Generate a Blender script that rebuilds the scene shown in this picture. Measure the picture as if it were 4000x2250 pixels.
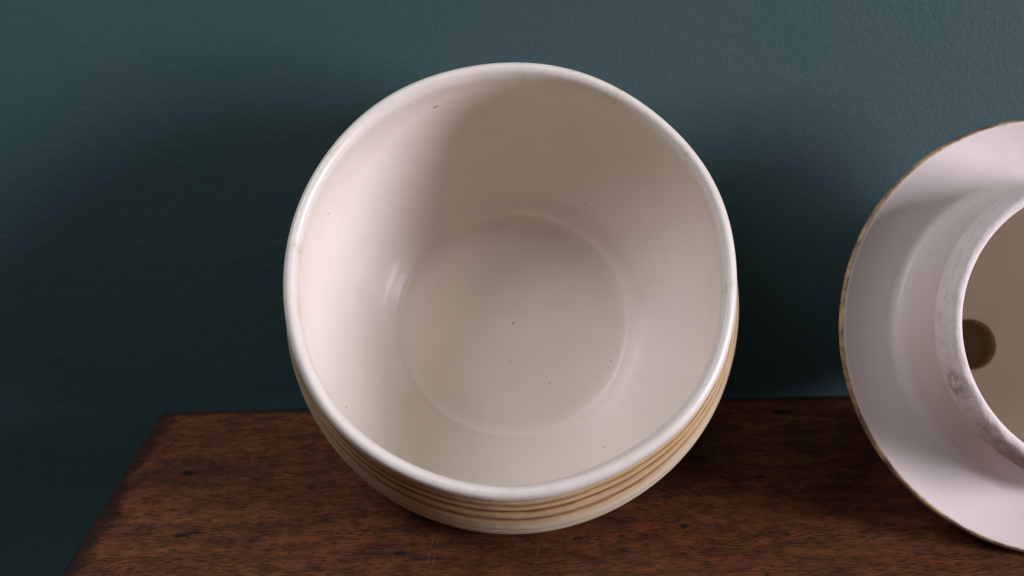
import bpy, math
from mathutils import Matrix, Vector, noise
scene = bpy.context.scene
for o in list(bpy.data.objects):
    bpy.data.objects.remove(o)
C = scene.collection
CM = 0.01            # every length below is given in centimetres
H = 18.235           # camera height above the shelf top

# ------------------------------------------------------------------ camera
cam_d = bpy.data.cameras.new("camera")
cam = bpy.data.objects.new("camera", cam_d)
C.objects.link(cam)
cam_d.sensor_width = 36.0
cam_d.lens = 4348 / 4000 * 36.0
cam_d.clip_start = 0.01
cam_d.clip_end = 50
right = Vector((0.99973059, -0.00839359, -0.02163998))
down = Vector((-0.02321079, -0.36152715, -0.93207263))
fwd = Vector((0.0, 0.9323238, -0.36162457))
m = Matrix((right, -down, -fwd)).transposed().to_4x4()
m.translation = Vector((0, 0, H * CM))
cam.matrix_world = m
cam_d.dof.use_dof = True
cam_d.dof.focus_distance = 0.292
cam_d.dof.aperture_fstop = 20
scene.camera = cam

# ------------------------------------------------------------------ world, exposure
world = bpy.data.worlds.new("World")
scene.world = world
world.use_nodes = True
bg = world.node_tree.nodes["Background"]
bg.inputs["Color"].default_value = (0.90, 0.95, 1.0, 1)
bg.inputs["Strength"].default_value = 0.028
scene.view_settings.view_transform = 'Standard'
scene.view_settings.look = 'None'
scene.view_settings.gamma = 1
scene.view_settings.exposure = 0

# ------------------------------------------------------------------ lamps
def area(name, loc, target, sx, sy, watts, col):
    d = bpy.data.lights.new(name, 'AREA')
    d.shape = 'RECTANGLE'
    d.size = sx; d.size_y = sy
    d.energy = watts; d.color = col
    o = bpy.data.objects.new(name, d)
    C.objects.link(o)
    o.location = loc
    o.rotation_euler = (Vector(target) - Vector(loc)).to_track_quat('-Z', 'Y').to_euler()
    return o
TG = Vector((0.0, 0.30, 0.06))
area("window_light", TG + 1.9 * Vector((0.86, -0.47, 0.15)), TG, 0.50, 0.74, 43.0, (0.93, 0.935, 1.09))
area("room_light", (0.06, 0.06, 0.72), (0.03, 0.34, 0.14), 0.40, 0.25, 0.65, (0.94, 1.0, 0.97))
area("left_window_light", (-0.42, 0.11, 0.62), (-0.14, 0.36, 0.18), 0.28, 0.28, 2.3, (0.90, 0.93, 1.08))

# ------------------------------------------------------------------ node helpers
def mat(name):
    mt = bpy.data.materials.new(name); mt.use_nodes = True
    nt = mt.node_tree
    return mt, nt, nt.nodes["Principled BSDF"]
class G:
    """small helper that writes shader nodes"""
    def __init__(s, nt): s.nt = nt
    def new(s, t, **k):
        n = s.nt.nodes.new(t)
        for a, b in k.items(): setattr(n, a, b)
        return n
    def link(s, a, b): s.nt.links.new(a, b)
    def put(s, sock, v):
        if isinstance(v, (int, float, tuple, list, Vector)): sock.default_value = v
        else: s.link(v, sock)
    def math(s, op, a, b=0.0, c=0.0, clamp=False):
        n = s.new('ShaderNodeMath', operation=op, use_clamp=clamp)
        for i, v in enumerate((a, b, c)): s.put(n.inputs[i], v)
        return n.outputs[0]
    def mix(s, f, a, b):
        n = s.new('ShaderNodeMix', data_type='RGBA')
        s.put(n.inputs[0], f); s.put(n.inputs[6], a); s.put(n.inputs[7], b)
        return n.outputs[2]
    def obj(s): return s.new('ShaderNodeTexCoord').outputs['Object']
    def mapping(s, v, scale=(1, 1, 1), loc=(0, 0, 0), rot=(0, 0, 0)):
        n = s.new('ShaderNodeMapping'); s.link(v, n.inputs[0])
        n.inputs['Scale'].default_value = scale; n.inputs['Location'].default_value = loc
        n.inputs['Rotation'].default_value = rot
        return n.outputs[0]
    def noise(s, v, scale, detail=3, rough=0.5, dist=0.0):
        n = s.new('ShaderNodeTexNoise'); s.link(v, n.inputs['Vector'])
        n.inputs['Scale'].default_value = scale; n.inputs['Detail'].default_value = detail
        n.inputs['Roughness'].default_value = rough; n.inputs['Distortion'].default_value = dist
        return n.outputs[0]
    def ramp(s, f, a, b, va=0.0, vb=1.0):
        n = s.new('ShaderNodeMapRange', interpolation_type='SMOOTHSTEP')
        s.put(n.inputs[0], f)
        for i, v in enumerate((a, b, va, vb)): n.inputs[i + 1].default_value = v
        return n.outputs[0]
    def bump(s, h, strength, dist, prev=None):
        n = s.new('ShaderNodeBump')
        n.inputs['Strength'].default_value = strength; n.inputs['Distance'].default_value = dist
        s.link(h, n.inputs['Height'])
        if prev is not None: s.link(prev, n.inputs['Normal'])
        return n.outputs[0]
    def spot(s, v, p, r, soft=0.35, sc=(1, 1, 1)):
        """1 inside a small mark of radius r at p (object coordinates)"""
        d = s.new('ShaderNodeVectorMath', operation='SUBTRACT'); s.link(v, d.inputs[0]); d.inputs[1].default_value = p
        e = s.new('ShaderNodeVectorMath', operation='MULTIPLY'); s.link(d.outputs[0], e.inputs[0]); e.inputs[1].default_value = sc
        l = s.new('ShaderNodeVectorMath', operation='LENGTH'); s.link(e.outputs[0], l.inputs[0])
        return s.ramp(l.outputs[1], r * (1 + soft), r * (1 - soft))

CREAM = (0.66, 0.575, 0.495, 1)

# glaze specks in the bowl's own coordinates (cm), radius (cm)
SPECKS = [((2.22, -5.51, -2.05), 0.09, (1, 1, 1.4)), ((5.42, -2.58, -3.04), 0.035, (1, 1, 0.6)), ((0.54, -3.27, -6.47), 0.03, (1, 1, 1)), ((3.83, -2.41, -5.77), 0.025, (1, 1, 1)),
    ((-1.77, -1.18, -6.45), 0.027, (1, 1, 1)), ((0.11, 1.23, -6.43), 0.028, (.6, 1, 1)), ((-1.14, 1.91, -6.45), 0.03, (1, 1, 1)), ((-3.1, 1.21, -6.47), 0.03, (1, 1, 1)),
    ((-3.0, 1.41, -6.47), 0.025, (1, 1, 1)), ((-3.94, 1.78, -5.94), 0.027, (1, 1, 1)), ((0.6, 2.27, -6.46), 0.025, (1, 1, 1)), ((-2.76, 4.03, -5.42), 0.036, (1, 1, 1)),
    ((-2.29, -3.78, -5.85), 0.03, (1, 1, 1)), ((-2.8, -1.48, -6.48), 0.025, (1, 1, 1)), ((4.86, 3.01, -4.22), 0.035, (1, 1, 1)), ((4.78, 3.07, -4.31), 0.022, (1, 1, 1)),
    ((-5.08, 2.51, -0.2), 0.022, (1, 1, 1)), ((4.66, -3.18, -4.4), 0.02, (1, 1, 1)), ((-0.85, -4.38, -5.82), 0.02, (1, 1, 1))]

def glaze_bowl(outer=False, rimmed=False):
    mt, nt, b = mat("glaze_outer" if outer else ("glaze_rim" if rimmed else "glaze_inside"))
    g = G(nt); oc = g.obj()
    v = g.mapping(oc, scale=(100, 100, 100))           # centimetres
    n1 = g.noise(v, 0.45, 3); n2 = g.noise(v, 9, 4, 0.6)
    col = g.mix(g.ramp(n1, 0.35, 0.65), (0.735, 0.645, 0.555, 1), (0.765, 0.675, 0.58, 1))
    if rimmed:                                         # thin warm patches where the glaze breaks on the lip
        n3 = g.noise(v, 1.1, 4, 0.55)
        pat = g.math('MULTIPLY', g.ramp(n3, 0.50, 0.72), g.ramp(n2, 0.35, 0.7))
        col = g.mix(g.math('MULTIPLY', pat, 0.75), col, (0.56, 0.44, 0.27, 1))
    if outer:
        sep = g.new('ShaderNodeSeparateXYZ'); g.link(v, sep.inputs[0])
        z = sep.outputs[2]
        wob = g.math('MULTIPLY', g.math('SUBTRACT', g.noise(v, 0.35, 2), 0.5), 0.16)
        fine = g.math('MULTIPLY', g.math('SUBTRACT', g.noise(v, 5, 3), 0.5), 0.05)
        zz = g.math('ADD', g.math('ADD', z, wob), fine)
        streak = g.noise(g.mapping(v, scale=(1.2, 1.2, 9)), 1.0, 3)
        tot = None; halo = None
        for zc, w, k in BANDS:
            d = g.math('ABSOLUTE', g.math('SUBTRACT', zz, zc))
            st = g.ramp(streak, 0.25, 0.6, 0.45, 1.0)
            f = g.math('MULTIPLY', g.math('MULTIPLY', g.ramp(d, w, 0.0), k), st)
            h = g.math('MULTIPLY', g.math('MULTIPLY', g.ramp(d, w * 2.6, w * 0.3), k), st)
            tot = f if tot is None else g.math('MAXIMUM', tot, f)
            halo = h if halo is None else g.math('MAXIMUM', halo, h)
        # warm zone under the rim, fading to cream with shelf bounce light painted in
        col = g.mix(g.ramp(n1, 0.35, 0.65), (0.71, 0.57, 0.39, 1), (0.75, 0.62, 0.45, 1))
        tan = g.math('MULTIPLY', g.ramp(zz, -3.3, -1.2), 0.6)
        c0 = g.mix(tan, col, (0.62, 0.40, 0.17, 1))
        c0 = g.mix(g.math('MULTIPLY', halo, 0.8), c0, (0.46, 0.24, 0.075, 1))
        col = g.mix(tot, c0, (0.18, 0.070, 0.020, 1))
        dk = g.math('MULTIPLY', tot, g.ramp(g.noise(v, 1.3, 3), 0.55, 0.7))
        col = g.mix(g.math('MULTIPLY', dk, 0.6), col, (0.06, 0.022, 0.01, 1))
    # small iron specks
    s = None
    for p, r, sc in SPECKS:
        f = g.math('MULTIPLY', g.spot(v, p, r, 0.4, sc), min(1.0, r / 0.05 * 0.7))
        s = f if s is None else g.math('MAXIMUM', s, f)
    if s is not None and not outer:
        col = g.mix(s, col, (0.045, 0.034, 0.028, 1))
    g.link(col, b.inputs['Base Color'])
    b.inputs['Roughness'].default_value = 0.38 if rimmed else 0.42
    b.inputs['Specular IOR Level'].default_value = 0.45
    b.inputs['Coat Weight'].default_value = 0.22 if rimmed else 0.2
    b.inputs['Coat Roughness'].default_value = 0.12 if rimmed else 0.2
    nb = g.bump(g.noise(v, 14, 3, 0.6), 0.35, 0.00009)
    nb = g.bump(g.noise(v, 1.0, 2), 0.25, 0.0012, nb)
    if not outer and not rimmed:
        sp = g.new('ShaderNodeSeparateXYZ'); g.link(v, sp.inputs[0])
        cx = g.new('ShaderNodeCombineXYZ'); g.link(sp.outputs[0], cx.inputs[0]); g.link(sp.outputs[1], cx.inputs[1])
        ln = g.new('ShaderNodeVectorMath', operation='LENGTH'); g.link(cx.outputs[0], ln.inputs[0])
        ring = g.math('SUBTRACT', ln.outputs[1], g.math('MULTIPLY', sp.outputs[2], 1.3))
        rv = g.new('ShaderNodeCombineXYZ'); g.link(ring, rv.inputs[0])
        rn = g.noise(g.mapping(rv.outputs[0], scale=(1, 1, 1)), 2.2, 3, 0.6)
        nb = g.bump(rn, 0.35, 0.0006, nb)
    g.link(nb, b.inputs['Normal'])
    return mt

# ------------------------------------------------------------------ surfaces of revolution
def catmull(pts, step=0.05):
    """dense smooth curve through control points (r, z, label)"""
    P = [Vector((p[0], p[1])) for p in pts]
    out = []
    for i in range(len(P) - 1):
        p0 = P[i - 1] if i > 0 else P[i] * 2 - P[i + 1]
        p1, p2 = P[i], P[i + 1]
        p3 = P[i + 2] if i + 2 < len(P) else P[i + 1] * 2 - P[i]
        # centripetal parametrisation keeps the curve from overshooting
        t0 = 0; t1 = t0 + max((p1 - p0).length, 1e-5) ** 0.5
        t2 = t1 + max((p2 - p1).length, 1e-5) ** 0.5; t3 = t2 + max((p3 - p2).length, 1e-5) ** 0.5
        n = max(2, int(math.ceil((p2 - p1).length / step)))
        for k in range(n):
            t = t1 + (t2 - t1) * k / n
            a1 = p0 * ((t1 - t) / (t1 - t0)) + p1 * ((t - t0) / (t1 - t0))
            a2 = p1 * ((t2 - t) / (t2 - t1)) + p2 * ((t - t1) / (t2 - t1))
            a3 = p2 * ((t3 - t) / (t3 - t2)) + p3 * ((t - t2) / (t3 - t2))
            b1 = a1 * ((t2 - t) / (t2 - t0)) + a2 * ((t - t0) / (t2 - t0))
            b2 = a2 * ((t3 - t) / (t3 - t1)) + a3 * ((t - t1) / (t3 - t1))
            c = b1 * ((t2 - t) / (t2 - t1)) + b2 * ((t - t1) / (t2 - t1))
            out.append((max(c.x, 0.0), c.y, pts[i][2]))
    out.append((pts[-1][0], pts[-1][1], pts[-1][2]))
    return out

def revolve(name_parts, prof, cols, offset, parent, mats, rough=None):
    """prof: dense (r, z, label). One mesh per label; the normals come from the whole
    surface so that the parts meet without a seam."""
    rows = len(prof)
    P = []
    for r, z, lab in prof:
        row = []
        for j in range(cols):
            th = 2 * math.pi * j / cols
            dr, dz = offset(th, r, z, lab)
            rr = max(r + dr, 0) if r > 1e-6 else 0
            row.append(Vector((rr * math.cos(th), rr * math.sin(th), z + dz)) * CM)
        P.append(row)
    N = []
    for i in range(rows):
        row = []
        for j in range(cols):
            a = P[min(i + 1, rows - 1)][j] - P[max(i - 1, 0)][j]
            b = P[i][(j + 1) % cols] - P[i][(j - 1) % cols]
            n = b.cross(a)
            if n.length < 1e-14:
                n = Vector((0, 0, 1 if i < rows / 2 else -1))
            row.append(n.normalized())
        N.append(row)
    labels = []
    for p in prof:
        if p[2] not in labels: labels.append(p[2])
    made = {}
    for lab in labels:
        segs = [i for i in range(rows - 1) if prof[i][2] == lab]
        used = sorted(set(segs) | set(i + 1 for i in segs))
        idx = {r: k for k, r in enumerate(used)}
        verts = [P[r][j] for r in used for j in range(cols)]
        nors = [N[r][j] for r in used for j in range(cols)]
        faces = []
        for i in segs:
            for j in range(cols):
                j2 = (j + 1) % cols
                faces.append((idx[i] * cols + j, idx[i] * cols + j2, idx[i + 1] * cols + j2, idx[i + 1] * cols + j))
        me = bpy.data.meshes.new(lab)
        me.from_pydata(verts, [], faces)
        me.polygons.foreach_set('use_smooth', [True] * len(faces))
        # the flipped test: faces must look the way the normals do
        f = me.polygons[len(faces) // 2]
        if f.normal.dot(nors[f.vertices[0]]) < 0:
            me.flip_normals()
        me.normals_split_custom_set_from_vertices(nors)
        me.materials.append(mats[lab])
        o = bpy.data.objects.new(lab, me)
        C.objects.link(o); o.parent = parent
        made[lab] = o
    return made

def empty(name, matrix, label, cat):
    o = bpy.data.objects.new(name, None)
    C.objects.link(o)
    o.matrix_world = matrix
    o.empty_display_size = 0.02
    o['label'] = label; o['category'] = cat
    return o

# ------------------------------------------------------------------ wall
def wall_material():
    mt, nt, b = mat("teal_wall_paint")
    g = G(nt); v = g.mapping(g.obj(), scale=(100, 100, 100))
    n = g.noise(v, 0.12, 3)
    col = g.mix(g.ramp(n, 0.3, 0.7), (0.033, 0.073, 0.070, 1), (0.039, 0.070, 0.076, 1))
    g.link(col, b.inputs['Base Color'])
    b.inputs['Roughness'].default_value = 0.62
    b.inputs['Specular IOR Level'].default_value = 0.35
    h1 = g.noise(v, 7.5, 4, 0.6, 0.5); h2 = g.noise(g.mapping(v, scale=(0.7, 1, 1.3)), 2.0, 2, 0.5)
    nb = g.bump(h2, 0.22, 0.0006)
    nb = g.bump(h1, 0.65, 0.0003, nb)
    g.link(nb, b.inputs['Normal'])
    return mt
def box(name, lo, hi, mtl):
    x0, y0, z0 = lo; x1, y1, z1 = hi
    vs = [(x, y, z) for x in (x0, x1) for y in (y0, y1) for z in (z0, z1)]
    fs = [(0, 1, 3, 2), (4, 6, 7, 5), (0, 4, 5, 1), (2, 3, 7, 6), (0, 2, 6, 4), (1, 5, 7, 3)]
    me = bpy.data.meshes.new(name); me.from_pydata([[c * CM for c in q] for q in vs], [], fs)
    me.materials.append(mtl)
    o = bpy.data.objects.new(name, me); C.objects.link(o)
    return o
w = box("wall", (-160, 35.65, -75), (160, 47, 190), wall_material())
w['kind'] = 'structure'; w['label'] = "dark teal painted wall behind the bowl and the lid"

# ------------------------------------------------------------------ shelf
def wood_material():
    mt, nt, b = mat("old_varnished_wood")
    g = G(nt); v = g.mapping(g.obj(), scale=(100, 100, 100))
    warp = g.noise(v, 0.25, 2)
    # grain along x
    gr = g.noise(g.mapping(v, scale=(0.16, 1.5, 1.5)), 1.0, 5, 0.6, 0.3)
    fib = g.noise(g.mapping(v, scale=(1.3, 14, 14)), 1.0, 4, 0.65)
    pore = g.noise(g.mapping(v, scale=(3.2, 21, 21), loc=(3, 7, 0)), 1.0, 2, 0.5, 0.3)
    dens = g.noise(g.mapping(v, scale=(0.35, 1.2, 1), loc=(1, 9, 0)), 1.0, 3, 0.6)
    blot = g.noise(g.mapping(v, scale=(0.45, 0.7, 0.7), loc=(11, 2, 0)), 1.0, 5, 0.65)
    red = g.noise(g.mapping(v, scale=(0.3, 0.5, 0.5), loc=(4, 1, 0)), 1.0, 4, 0.6)
    mott = g.noise(g.mapping(v, scale=(1.2, 2.5, 2.5), loc=(2, 1, 5)), 1.0, 4, 0.65)
    col = g.mix(g.ramp(gr, 0.25, 0.75), (0.116, 0.036, 0.012, 1), (0.195, 0.067, 0.022, 1))
    col = g.mix(g.math('MULTIPLY', g.ramp(red, 0.48, 0.68), 0.6), col, (0.20, 0.050, 0.022, 1))
    col = g.mix(g.math('MULTIPLY', g.ramp(mott, 0.40, 0.62), 0.65), col, (0.048, 0.016, 0.009, 1))
    col = g.mix(g.math('MULTIPLY', g.ramp(blot, 0.50, 0.68), 0.6), col, (0.030, 0.013, 0.009, 1))
    col = g.mix(g.math('MULTIPLY', g.ramp(fib, 0.48, 0.75), 0.45), col, (0.24, 0.098, 0.045, 1))
    pm = g.ramp(g.math('ADD', pore, g.math('MULTIPLY', g.math('SUBTRACT', dens, 0.5), 0.3)), 0.53, 0.60)
    col = g.mix(g.math('MULTIPLY', pm, 0.7), col, (0.016, 0.006, 0.004, 1))
    # nail holes and dents, each where it is in the wood
    ed = g.noise(v, 6, 3); 
    wv = g.new('ShaderNodeVectorMath', operation='ADD'); g.link(v, wv.inputs[0])
    cmb = g.new('ShaderNodeCombineXYZ'); g.link(g.math('MULTIPLY', g.math('SUBTRACT', ed, 0.5), 0.25), cmb.inputs[0]); g.link(cmb.inputs[0].links[0].from_socket, cmb.inputs[1])
    g.link(cmb.outputs[0], wv.inputs[1])
    hole = None
    for p, r, sc in (((-10.52, 31.3, 0), 0.15, (.8, 1, 0)), ((-9.8, 27.72, 0), 0.11, (.45, 1.1, 0)), ((-9.45, 27.83, 0), 0.10, (.4, 1.4, 0)), ((9.31, 34.49, 0), 0.2, (.6, 1, 0)),
                     ((4.79, 27.61, 0), 0.12, (1, 1, 0)), ((-3.3, 26.6, 0), 0.07, (.4, 1, 0)), ((1.7, 27.1, 0), 0.08, (.5, 1, 0)), ((7.6, 30.2, 0), 0.09, (.6, 1, 0))):
        f = g.spot(wv.outputs[0], p, r, 0.35, sc)
        hole = f if hole is None else g.math('MAXIMUM', hole, f)
    halo = g.math('MULTIPLY', g.spot(wv.outputs[0], (-10.3, 31.2, 0), 0.9, 0.8, (.5, 1, 0)), 0.55)
    col = g.mix(halo, col, (0.02, 0.009, 0.007, 1))
    col = g.mix(g.math('MULTIPLY', hole, 0.9), col, (0.012, 0.008, 0.006, 1))
    # dark worn arris along the ends
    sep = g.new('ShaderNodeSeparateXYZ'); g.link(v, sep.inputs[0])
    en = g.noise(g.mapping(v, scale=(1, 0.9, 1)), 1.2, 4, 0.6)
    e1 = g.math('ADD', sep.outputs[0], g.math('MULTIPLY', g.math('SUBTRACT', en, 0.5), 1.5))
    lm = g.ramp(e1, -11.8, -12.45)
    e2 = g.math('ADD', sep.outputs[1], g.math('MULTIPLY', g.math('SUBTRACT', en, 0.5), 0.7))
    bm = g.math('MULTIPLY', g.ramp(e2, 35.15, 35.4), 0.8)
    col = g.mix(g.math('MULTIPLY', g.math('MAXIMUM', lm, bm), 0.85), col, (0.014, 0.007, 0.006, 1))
    # pale scratches across the grain and lint
    scr = None
    for x0, sl, hw, y0, y1 in ((-2.50, 0.09, 0.010, 24.8, 28.0), (-2.34, 0.08, 0.008, 25.2, 27.9), (0.55, 0.13, 0.010, 25.6, 27.3), (-2.02, 0.02, 0.006, 26.6, 28.2)):
        d = g.math('ABSOLUTE', g.math('SUBTRACT', g.math('SUBTRACT', sep.outputs[0], x0), g.math('MULTIPLY', g.math('SUBTRACT', sep.outputs[1], 26.5), sl)))
        f = g.math('MULTIPLY', g.ramp(d, hw * 2, hw * .6), g.math('MULTIPLY', g.ramp(sep.outputs[1], y0, y0 + .5), g.ramp(sep.outputs[1], y1, y1 - .6)))
        f = g.math('MULTIPLY', f, g.ramp(g.noise(v, 2.2, 2), 0.3, 0.65))
        scr = f if scr is None else g.math('MAXIMUM', scr, f)
    col = g.mix(g.math('MULTIPLY', scr, 0.5), col, (0.30, 0.15, 0.09, 1))
    dust = g.new('ShaderNodeTexVoronoi', feature='F1'); g.link(v, dust.inputs['Vector']); dust.inputs['Scale'].default_value = 1.5
    dm = g.math('MULTIPLY', g.ramp(dust.outputs['Distance'], 0.040, 0.018), g.ramp(g.noise(v, 0.5, 2), 0.45, 0.6))
    col = g.mix(g.math('MULTIPLY', dm, 0.6), col, (0.42, 0.33, 0.27, 1))
    g.link(col, b.inputs['Base Color'])
    g.link(g.math('ADD', g.math('MULTIPLY', gr, 0.25), 0.42), b.inputs['Roughness'])
    b.inputs['Specular IOR Level'].default_value = 0.20
    hgt = g.math('SUBTRACT', g.math('ADD', fib, g.math('MULTIPLY', gr, 0.7)), g.math('MULTIPLY', pm, 1.2))
    hgt = g.math('SUBTRACT', hgt, g.math('MULTIPLY', hole, 4.0))
    g.link(g.bump(hgt, 0.6, 0.00022), b.inputs['Normal'])
    return mt

def make_shelf():
    x0, x1, y0, y1, T = -12.75, 48.0, 8.0, 35.64, 2.4
    R = 0.60
    out = []                                           # outline, anticlockwise, with inward normals
    def edge(p, q, n):
        L = (Vector(q) - Vector(p)).length; k = int(L / 0.12)
        for i in range(k): out.append((Vector(p).lerp(Vector(q), i / k), Vector(n)))
    def corner(cx, cy, a0):
        for i in range(10):
            a = a0 + math.pi / 2 * i / 10
            d = Vector((math.cos(a), math.sin(a)))
            out.append((Vector((cx, cy)) + d * R, -d))
    edge((x0 + R, y0), (x1 - R, y0), (0, 1)); corner(x1 - R, y0 + R, -math.pi / 2)
    edge((x1, y0 + R), (x1, y1 - R), (-1, 0)); corner(x1 - R, y1 - R, 0)
    edge((x1 - R, y1), (x0 + R, y1), (0, -1)); corner(x0 + R, y1 - R, math.pi / 2)
    edge((x0, y1 - R), (x0, y0 + R), (1, 0)); corner(x0 + R, y0 + R, math.pi)
    n = len(out)
    loops = []
    prof = [(0, -T)] + [(0.0, -0.42)] + [(0.26 * (1 - math.cos(a)), -0.34 * (1 - math.sin(a))) for a in [math.pi / 2 * k / 7 for k in range(8)]]
    verts = []
    for d, z in prof:
        for k, (p, nn) in enumerate(out):
            wv = noise.fractal(Vector((p.x * .55, p.y * .55, 3.3)), 1.0, 2.0, 4)
            w2 = noise.noise(Vector((p.x * 2.5, p.y * 2.5, z * 3)))
            wear = 0.03 * (wv + 0.3) + 0.018 * w2
            back = 1.0 - 0.55 * max(0.0, -nn.y) ** 2         # the back arris is sharper than the worn end
            q = p + nn * back * (d * (1 + 0.8 * max(wv, -0.3)) + max(wear, 0))
            verts.append((q.x * CM, min(q.y, y1) * CM, z * CM))
    faces = []
    for i in range(len(prof) - 1):
        for k in range(n):
            k2 = (k + 1) % n
            faces.append((i * n + k, i * n + k2, (i + 1) * n + k2, (i + 1) * n + k))
    nf = len(faces)
    top = len(prof) - 1
    faces.append(tuple(top * n + k for k in range(n)))
    faces.append(tuple(reversed(range(n))))
    me = bpy.data.meshes.new("wooden_shelf")
    me.from_pydata(verts, [], faces)
    me.polygons.foreach_set('use_smooth', [True] * nf + [False, False])
    me.materials.append(wood_material())
    o = bpy.data.objects.new("wooden_shelf", me); C.objects.link(o)
    o['label'] = "worn reddish brown wooden shelf under the bowl and lid, with dark knots and rounded edge"
    o['category'] = "shelf"
    return o
make_shelf()

# ------------------------------------------------------------------ bowl
BANDS = [(-1.30, 0.14, 0.65), (-1.68, 0.15, 1.0), (-2.24, 0.18, 0.85), (-3.12, 0.075, 0.65), (-4.0, 0.1, .7), (-4.9, 0.1, .7)]
bowl_frame = Matrix(((-0.99953456, 0.02685407, 0.01447475), (-0.02735789, -0.57909882, -0.8147982), (-0.01349834, -0.81481496, 0.57956396))).transposed().to_4x4()
bowl_frame = Matrix((Vector((-0.99953456, 0.02685407, 0.01447475)), Vector((-0.02735789, -0.57909882, -0.8147982)), Vector((-0.01349834, -0.81481496, 0.57956396)))).transposed().to_4x4()
bowl_frame.translation = Vector((-0.0626, 27.461, -10.169 + H)) * CM
WOB = [0.0405, 0.0098, -0.0465, 0.0249, 0.0092, -0.0133, 0.0279, -0.0233, -0.0038, 0.0039, 0.0017, -0.0153, 0.0046, 0.0088, -0.0113]
def bowl_offset(th, r, z, lab):
    k = min(max((z + 3.2) / 2.4, 0), 1); k = k * k * (3 - 2 * k)
    d = WOB[0]
    for i in range(1, 8):
        d += WOB[2 * i - 1] * math.cos(i * th) + WOB[2 * i] * math.sin(i * th)
    dr = d * k
    hand = 0.018 * noise.noise(Vector((math.cos(th) * 1.7, math.sin(th) * 1.7, z * 0.8)))
    dr += hand * min(1, r / 3)
    dz = 0.02 * noise.noise(Vector((math.cos(th) * 1.3, math.sin(th) * 1.3, 5.0))) * k
    if lab == 'body':                                  # thrown grooves under the rim
        zz = z + 0.03 * noise.noise(Vector((math.cos(th) * 2, math.sin(th) * 2, 9.0)))
        for zc, w, a in BANDS:
            dr -= 0.05 * a * math.exp(-((zz - zc) / (w * 0.75)) ** 2)
    return dr, dz
bowl_prof = catmull([
    (0, -6.42, 'inside'), (1.5, -6.43, 'inside'), (2.8, -6.47, 'inside'), (3.35, -6.47, 'inside'), (3.62, -6.41, 'inside'), (3.74, -6.32, 'inside'),
    (3.9, -6.22, 'inside'), (4.25, -6.0, 'inside'), (4.85, -5.45, 'inside'), (5.4, -4.8, 'inside'), (5.82, -4.0, 'inside'), (6.0, -3.1, 'inside'), (5.96, -2.2, 'inside'),
    (5.78, -1.3, 'inside'), (5.66, -0.8, 'inside'), (5.60, -0.45, 'rim'), (5.60, -0.25, 'rim'), (5.66, -0.07, 'rim'), (5.78, 0, 'rim'), (5.90, -0.04, 'rim'),
    (5.975, -0.18, 'rim'), (5.99, -0.42, 'rim'), (5.97, -0.75, 'rim'), (5.97, -0.95, 'body'), (6.02, -1.1, 'body'), (6.13, -1.4, 'body'), (6.31, -2.0, 'body'),
    (6.55, -3.0, 'body'), (6.64, -3.9, 'body'), (6.55, -4.6, 'body'), (6.22, -5.2, 'body'), (5.62, -5.8, 'body'), (4.9, -6.35, 'body'), (4.3, -6.7, 'foot'),
    (4.15, -6.95, 'foot'), (4.0, -7.05, 'foot'), (3.8, -7.02, 'foot'), (3.65, -6.85, 'foot'), (2.5, -6.82, 'foot'), (0, -6.82, 'foot')])
bowl = empty("bowl", bowl_frame, "cream stoneware bowl with brown banded sides, tipped over with its open mouth facing forward", "bowl")
bm_in = glaze_bowl(); bm_rim = glaze_bowl(rimmed=True); bm_out = glaze_bowl(outer=True)
revolve(None, bowl_prof, 288, bowl_offset, bowl, {'inside': bm_in, 'rim': bm_rim, 'body': bm_out, 'foot': bm_in})

# ------------------------------------------------------------------ lid
def glaze_lid(inner=False):
    mt, nt, b = mat("glaze_lid_inside" if inner else "glaze_lid")
    g = G(nt); v = g.mapping(g.obj(), scale=(100, 100, 100))
    sep = g.new('ShaderNodeSeparateXYZ'); g.link(v, sep.inputs[0])
    n1 = g.noise(v, 0.5, 3)
    col = g.mix(g.ramp(n1, 0.35, 0.65), (0.62, 0.525, 0.485, 1), (0.65, 0.545, 0.505, 1))
    if inner: col = g.mix(g.ramp(n1, 0.35, 0.65), (0.75, 0.665, 0.575, 1), (0.78, 0.695, 0.60, 1))
    cmb = g.new('ShaderNodeCombineXYZ'); g.link(sep.outputs[0], cmb.inputs[0]); g.link(sep.outputs[1], cmb.inputs[1])
    ln = g.new('ShaderNodeVectorMath', operation='LENGTH'); g.link(cmb.outputs[0], ln.inputs[0])
    rad = ln.outputs[1]
    # brown line where the glaze breaks on the outer edge, patchy
    e = g.math('ADD', rad, g.math('MULTIPLY', g.math('SUBTRACT', g.noise(v, 3.5, 4, 0.6), 0.5), 0.09))
    edge = g.ramp(e, 6.035, 6.095)
    patch = g.ramp(g.noise(v, 1.1, 4, 0.65), 0.38, 0.6)
    col = g.mix(g.math('MULTIPLY', g.ramp(e, 5.94, 6.09), 0.5), col, (0.62, 0.50, 0.34, 1))
    brown = g.mix(patch, (0.40, 0.23, 0.09, 1), (0.065, 0.026, 0.011, 1))
    col = g.mix(g.math('MULTIPLY', edge, 0.9), col, brown)
    warm = g.ramp(e, 5.98, 6.12)
    g.link(col, b.inputs['Base Color'])
    b.inputs['Roughness'].default_value = 0.45
    b.inputs['Specular IOR Level'].default_value = 0.4
    b.inputs['Coat Weight'].default_value = 0.12; b.inputs['Coat Roughness'].default_value = 0.2
    nb = g.bump(g.noise(v, 12, 3, 0.6), 0.35, 0.0001)
    nb = g.bump(g.noise(v, 0.8, 1), 0.3, 0.0006, nb)
    g.link(nb, b.inputs['Normal'])
    return mt
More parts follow.
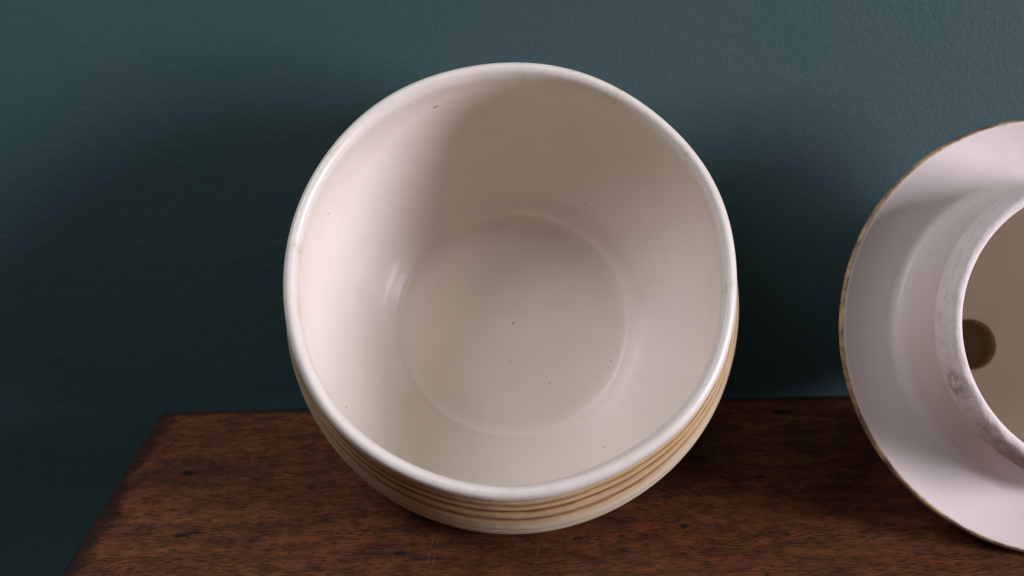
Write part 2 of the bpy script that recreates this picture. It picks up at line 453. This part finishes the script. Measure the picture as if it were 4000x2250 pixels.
def raw_clay():
    mt, nt, b = mat("unglazed_clay")
    g = G(nt); v = g.mapping(g.obj(), scale=(100, 100, 100))
    n1 = g.noise(v, 3.5, 5, 0.65, 0.6)
    col = g.mix(g.ramp(n1, 0.3, 0.6), (0.70, 0.585, 0.535, 1), (0.76, 0.65, 0.60, 1))
    # torn edge of the glaze: thin broken dark line round the outside
    sep = g.new('ShaderNodeSeparateXYZ'); g.link(v, sep.inputs[0])
    zl = g.math('ADD', sep.outputs[2], g.math('MULTIPLY', g.math('SUBTRACT', g.noise(v, 1.8, 4, 0.7), 0.5), 0.55))
    line = g.math('MULTIPLY', g.ramp(g.math('ABSOLUTE', g.math('SUBTRACT', zl, 2.12)), 0.035, 0.0), g.ramp(g.noise(v, 2.5, 3), 0.42, 0.6))
    col = g.mix(g.math('MULTIPLY', line, 0.35), col, (0.30, 0.21, 0.18, 1))
    scuff = g.math('MULTIPLY', g.spot(v, (-3.86, -1.35, 2.05), 0.42, 0.5, (1.6, 1.0, 1.6)), g.ramp(g.noise(v, 5, 4, 0.65), 0.35, 0.6))
    col = g.mix(g.math('MULTIPLY', scuff, 0.7), col, (0.34, 0.22, 0.19, 1))
    g.link(col, b.inputs['Base Color'])
    b.inputs['Roughness'].default_value = 0.9
    b.inputs['Specular IOR Level'].default_value = 0.15
    nb = g.bump(n1, 0.6, 0.0003)
    nb = g.bump(g.noise(v, 14, 3, 0.6), 0.6, 0.0003, nb)
    g.link(nb, b.inputs['Normal'])
    return mt
def bare_clay():
    mt, nt, b = mat("bare_brown_clay")
    g = G(nt); v = g.mapping(g.obj(), scale=(100, 100, 100))
    g.link(g.mix(g.noise(v, 4, 3), (0.26, 0.17, 0.09, 1), (0.34, 0.24, 0.14, 1)), b.inputs['Base Color'])
    b.inputs['Roughness'].default_value = 0.85
    return mt
lid_frame = Matrix((Vector((1, 0, 0)), Vector((0, 0.45399, 0.89101)), Vector((0, -0.89101, 0.45399)))).transposed().to_4x4()
lid_frame.translation = Vector((15.268, 28.299, -12.70 + H)) * CM
def lid_offset(th, r, z, lab):
    dr = 0.02 * noise.noise(Vector((math.cos(th) * 1.6, math.sin(th) * 1.6, z * .6 + 20))) * min(1, r / 3)
    dz = 0.015 * noise.noise(Vector((math.cos(th) * 1.4, math.sin(th) * 1.4, 31.0)))
    if lab == 'collar_edge':
        c = Vector((math.cos(th) * r, math.sin(th) * r, z))
        k = min(max((r - 3.76) / 0.1, 0), 1)
        dr += (0.025 * noise.noise(c * 2.3) + 0.008 * noise.noise(c * 6)) * k
        dz += (0.03 * noise.noise(c * 3.1 + Vector((5, 5, 5)))) * k
    return dr, dz
lid_prof = catmull([
    (0, -7.45, 'knob_hole'), (0.5, -7.4, 'knob_hole'), (0.74, -7.1, 'knob_hole'), (0.78, -6.6, 'knob_hole'), (0.79, -6.38, 'knob_hole'), (0.85, -6.24, 'inside'), (1.0, -6.13, 'inside'), (1.35, -5.99, 'inside'), (2.0, -5.72, 'inside'), (2.8, -5.0, 'inside'),
    (3.3, -4.1, 'inside'), (3.62, -2.9, 'inside'), (3.74, -1.4, 'inside'), (3.74, 0.2, 'inside'), (3.70, 1.6, 'inside'), (3.685, 2.15, 'inside'), (3.70, 2.32, 'collar_edge'), (3.78, 2.41, 'collar_edge'), (3.90, 2.40, 'collar_edge'),
    (4.02, 2.28, 'collar_edge'), (4.10, 2.02, 'collar_edge'), (4.14, 1.75, 'collar_edge'), (4.15, 1.62, 'collar'), (4.19, 1.0, 'collar'), (4.24, 0.3, 'collar'), (4.30, -0.16, 'collar'), (4.42, -0.38, 'flange'), (4.58, -0.46, 'flange'),
    (4.85, -0.42, 'flange'), (5.4, -0.27, 'flange'), (5.85, -0.09, 'flange'), (6.02, -0.01, 'flange'), (6.10, -0.01, 'flange'), (6.15, -0.06, 'flange'), (6.16, -0.14, 'flange'), (6.10, -0.26, 'flange'), (5.8, -0.5, 'dome'),
    (5.15, -1.3, 'dome'), (4.55, -2.8, 'dome'), (4.1, -4.0, 'dome'), (3.55, -5.0, 'dome'), (2.6, -5.95, 'dome'), (1.6, -6.5, 'dome'), (1.15, -6.72, 'knob'), (1.13, -6.9, 'knob'), (1.25, -7.2, 'knob'), (1.18, -7.5, 'knob'), (0.8, -7.72, 'knob'), (0, -7.78, 'knob')])
lid = empty("lid", lid_frame, "cream ceramic lid leaning on the teal wall, showing its underside and rough raised collar", "lid")
gl = glaze_lid(); rc = raw_clay(); bare = bare_clay()
revolve(None, lid_prof, 320, lid_offset, lid, {'knob_hole': bare, 'inside': glaze_lid(True), 'collar_edge': rc, 'collar': gl, 'flange': gl, 'dome': gl, 'knob': gl})

scene.cycles.use_denoising = True
scene.cycles.max_bounces = 12
scene.cycles.diffuse_bounces = 8
